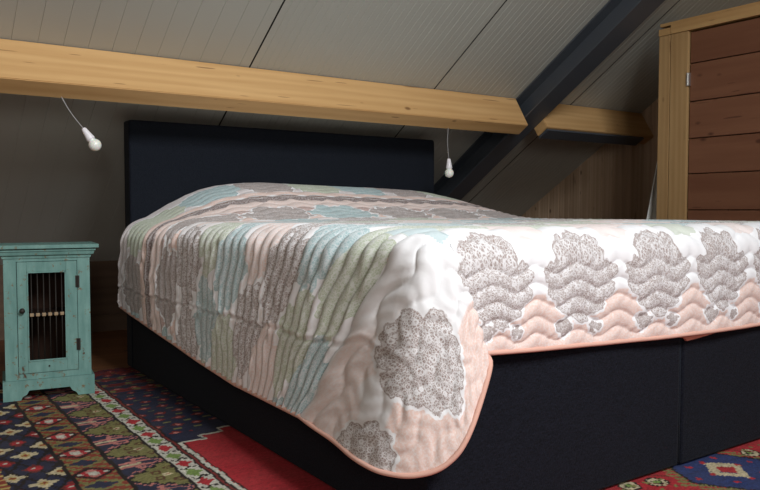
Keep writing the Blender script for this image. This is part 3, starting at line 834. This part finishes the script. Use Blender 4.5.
    put(Ee & (dy < .006) & (dx < .023), 'red'); put(Ee & (dy2 < .006) & (dx < .023), 'green')
    z_ = np.abs(rep(yq, .0805, .926+.040)); put(Ee & (z_ < .011) & (np.abs(xq+.2455-(rep(yq, .0805, .926+.040))*1.0) < .006), 'black')
    put(Ee & (z_ < .006) & (dx > .013) & (dx < .022), 'black')
    put((x >= -.217) & (x < -.211), 'black'); put((x >= -.211) & (x < -.204), 'dred'); put((x >= -.204) & (x < -.198), 'black')
    # F field: navy with small motifs towards the headboard, red towards the camera
    Fz = x >= -.198; put(Fz, 'red')
    step = .943+.042*np.clip(np.floor((x+.190)/.075), 0, 3)
    nav = Fz & (yq > step) & (x < .6); put(nav, 'navy')
    br = Fz & (x < .2) & (np.abs(yq-step) < .0065); 
    # stepped cream outline
    stp = np.abs(((x+.190)/.075) % 1); edge = Fz & (x < .2) & (np.abs(x+.190-np.round((x+.190)/.075)*.075) < .0045) & (yq > .943+.042*(np.round((x+.190)/.075)-1)-.004) & (yq < .943+.042*np.round((x+.190)/.075)+.004) & (x > -.16)
    put(br | edge, 'white')
    put(Fz & (x < .2) & (yq > step+.0065) & (yq < step+.0155), 'black')
    inn = Fz & (x < -.186) & (yq < .947); put(inn, 'white'); put(Fz & (x >= -.185) & (x < -.180) & (yq < .943), 'black')
    nm = nav & (yq > step+.10)
    a1, a2 = rep(yq, .085, 1.05), rep(xq+.5*.0, .066, -.165+0*x)
    sh = idx(yq, .085, 1.05) % 2; a2 = rep(xq+sh*.033, .066, -.165)
    put(nm & (np.abs(a1)/.020+np.abs(a2)/.024 < 1), 'dred'); put(nm & (np.abs(a1)/.009+np.abs(a2)/.011 < 1), 'pink')
    a1b = rep(yq, .085, 1.05+.0425); put(nm & (np.abs(a1b) < .005) & (np.abs(rep(xq, .066, -.15)) < .012), 'olive')
    far = nav & (yq > 1.62); put(far & (np.abs(rep(yq, .11, 1.7)) < .02), 'dred'); put(far & (np.abs(rep(yq, .11, 1.7))+np.abs(rep(xq, .09, -.1)) < .02), 'olive')
    put(far & (np.abs(rep(yq, .055, 1.7)) < .0035), 'black')
    # G foot-end: navy hexagon medallion on red with beige and green hooks
    Gz = (y < .05) & (x > .45)
    hx_ = np.abs(xq-.93); hy_ = np.abs(yq+.10); hexd = hx_/.17+hy_/.26
    put(Gz & (np.abs(hexd-1.08) < .10) & (np.abs(np.sin(xq*95+yq*120)) > .55), 'olive')
    put(Gz & (hexd < .98), 'black'); put(Gz & (hexd < .92), 'blue')
    put(Gz & (np.abs(hx_/.05+hy_/.05-1) < .35), 'cream'); put(Gz & (hx_/.05+hy_/.05 < .6), 'red')
    put(Gz & (hexd < .85) & (np.abs(rep(xq, .06, .93))+np.abs(rep(yq, .07, -.10)) < .010), 'red')
    for mx, my in ((1.12, -.06), (.70, -.05), (.62, -.03), (1.10, -.22), (.76, -.2), (1.3, -.1)):
        r_ = np.hypot(xq-mx, (yq-my)); put(Gz & (hexd > 1.05) & (r_ < .030), 'black'); put(Gz & (hexd > 1.05) & (np.abs(r_-.019) < .006), 'cream'); put(Gz & (hexd > 1.05) & (r_ < .008), 'green')
    m_ = Gz & (hexd > 1.2) & (np.abs(rep(xq+yq, .09, 0)) < .005); put(m_, 'dred')
    put(Gz & (hexd > 1.2) & (np.abs(rep(xq, .045, 0))+np.abs(rep(yq, .05, .01)) < .008), 'olive')
    # back border rows
    bk = (y > 2.0) & (x > -.4); put(bk & (np.abs(np.sin(xq*70+yq*90)) > .6), 'dred')
    hsh = np.sin(np.floor(x0_/.006)*12.9898+np.floor(y0_/.0045)*78.233)*43758.5453; hsh = hsh-np.floor(hsh)
    row = np.sin(np.floor(y0_/.009)*91.7)*4758.5; row = row-np.floor(row)
    return C*(.60+.42*hsh+.2*row)[..., None]
RC_ = kilim(RX, RY)
RZ = .0008*np.sin(RX*31)*np.sin(RY*23)-.0012
VV = np.stack([RX, RY, RZ], -1).reshape(-1, 3); r_, c_ = RX.shape
i = np.arange(r_-1)[:, None]*c_+np.arange(c_-1)[None]; Qr = np.stack([i, i+1, i+c_+1, i+c_], -1).reshape(-1, 4)
me = np_mesh('kilim_rug', VV, Qr); cattr(me, 'wool', RC_.reshape(-1, 3))
rug = new_obj('kilim_rug', me, M['rug']); tag(rug, 'red and navy patterned kilim rug with striped diamond borders lying under the bed and cabinet', 'rug')
sm = rug.modifiers.new('t', 'SOLIDIFY'); sm.thickness = .009; sm.offset = -1

# ------------------------------------------------------------------ light
def area(name, loc, target, sx, sy, power, col, spread=180):
    l = bpy.data.lights.new(name, 'AREA'); l.shape = 'RECTANGLE'; l.size = sx; l.size_y = sy; l.energy = power; l.color = col
    l.spread = math.radians(spread)
    o = bpy.data.objects.new(name, l); COL.objects.link(o); o.location = loc
    o.rotation_euler = (Vector(target)-Vector(loc)).to_track_quat('-Z', 'Y').to_euler(); return o
wc = ((WX0+WX1)/2, (WY0+WY1)/2, rz2((WY0+WY1)/2)+.0)
area('roof_window_daylight', wc, (-.1, 1.1, .7), WX1-WX0-.14, 1.0, 49., (.97, .985, 1.0), 104)
area('front_fill_light', (WFX, YF+.06, 1.35), (-.2, 1., .5), 1.0, 1.0, 42., (1.0, .96, .90), 150)  # added fill to lift the quilt's side and lower ceiling, no known window
w = bpy.data.worlds.new('World'); SC.world = w; w.use_nodes = True
w.node_tree.nodes['Background'].inputs[0].default_value = (.55, .62, .7, 1); w.node_tree.nodes['Background'].inputs[1].default_value = .6

# ------------------------------------------------------------------ camera
cam = bpy.data.cameras.new('camera'); co_ = bpy.data.objects.new('camera', cam); COL.objects.link(co_)
cam.sensor_width = 36; cam.lens = 745/760*36; cam.clip_start = .02
co_.location = (-.934, -1.192, .69); th = math.radians(34.4); pt = math.atan(35/745)
fwd = Vector((math.sin(th)*math.cos(pt), math.cos(th)*math.cos(pt), -math.sin(pt)))
co_.rotation_euler = fwd.to_track_quat('-Z', 'Y').to_euler()
SC.camera = co_
vs = SC.view_settings; vs.view_transform = 'Standard'; vs.look = 'None'; vs.gamma = 1; vs.use_curve_mapping = False; vs.exposure = .16
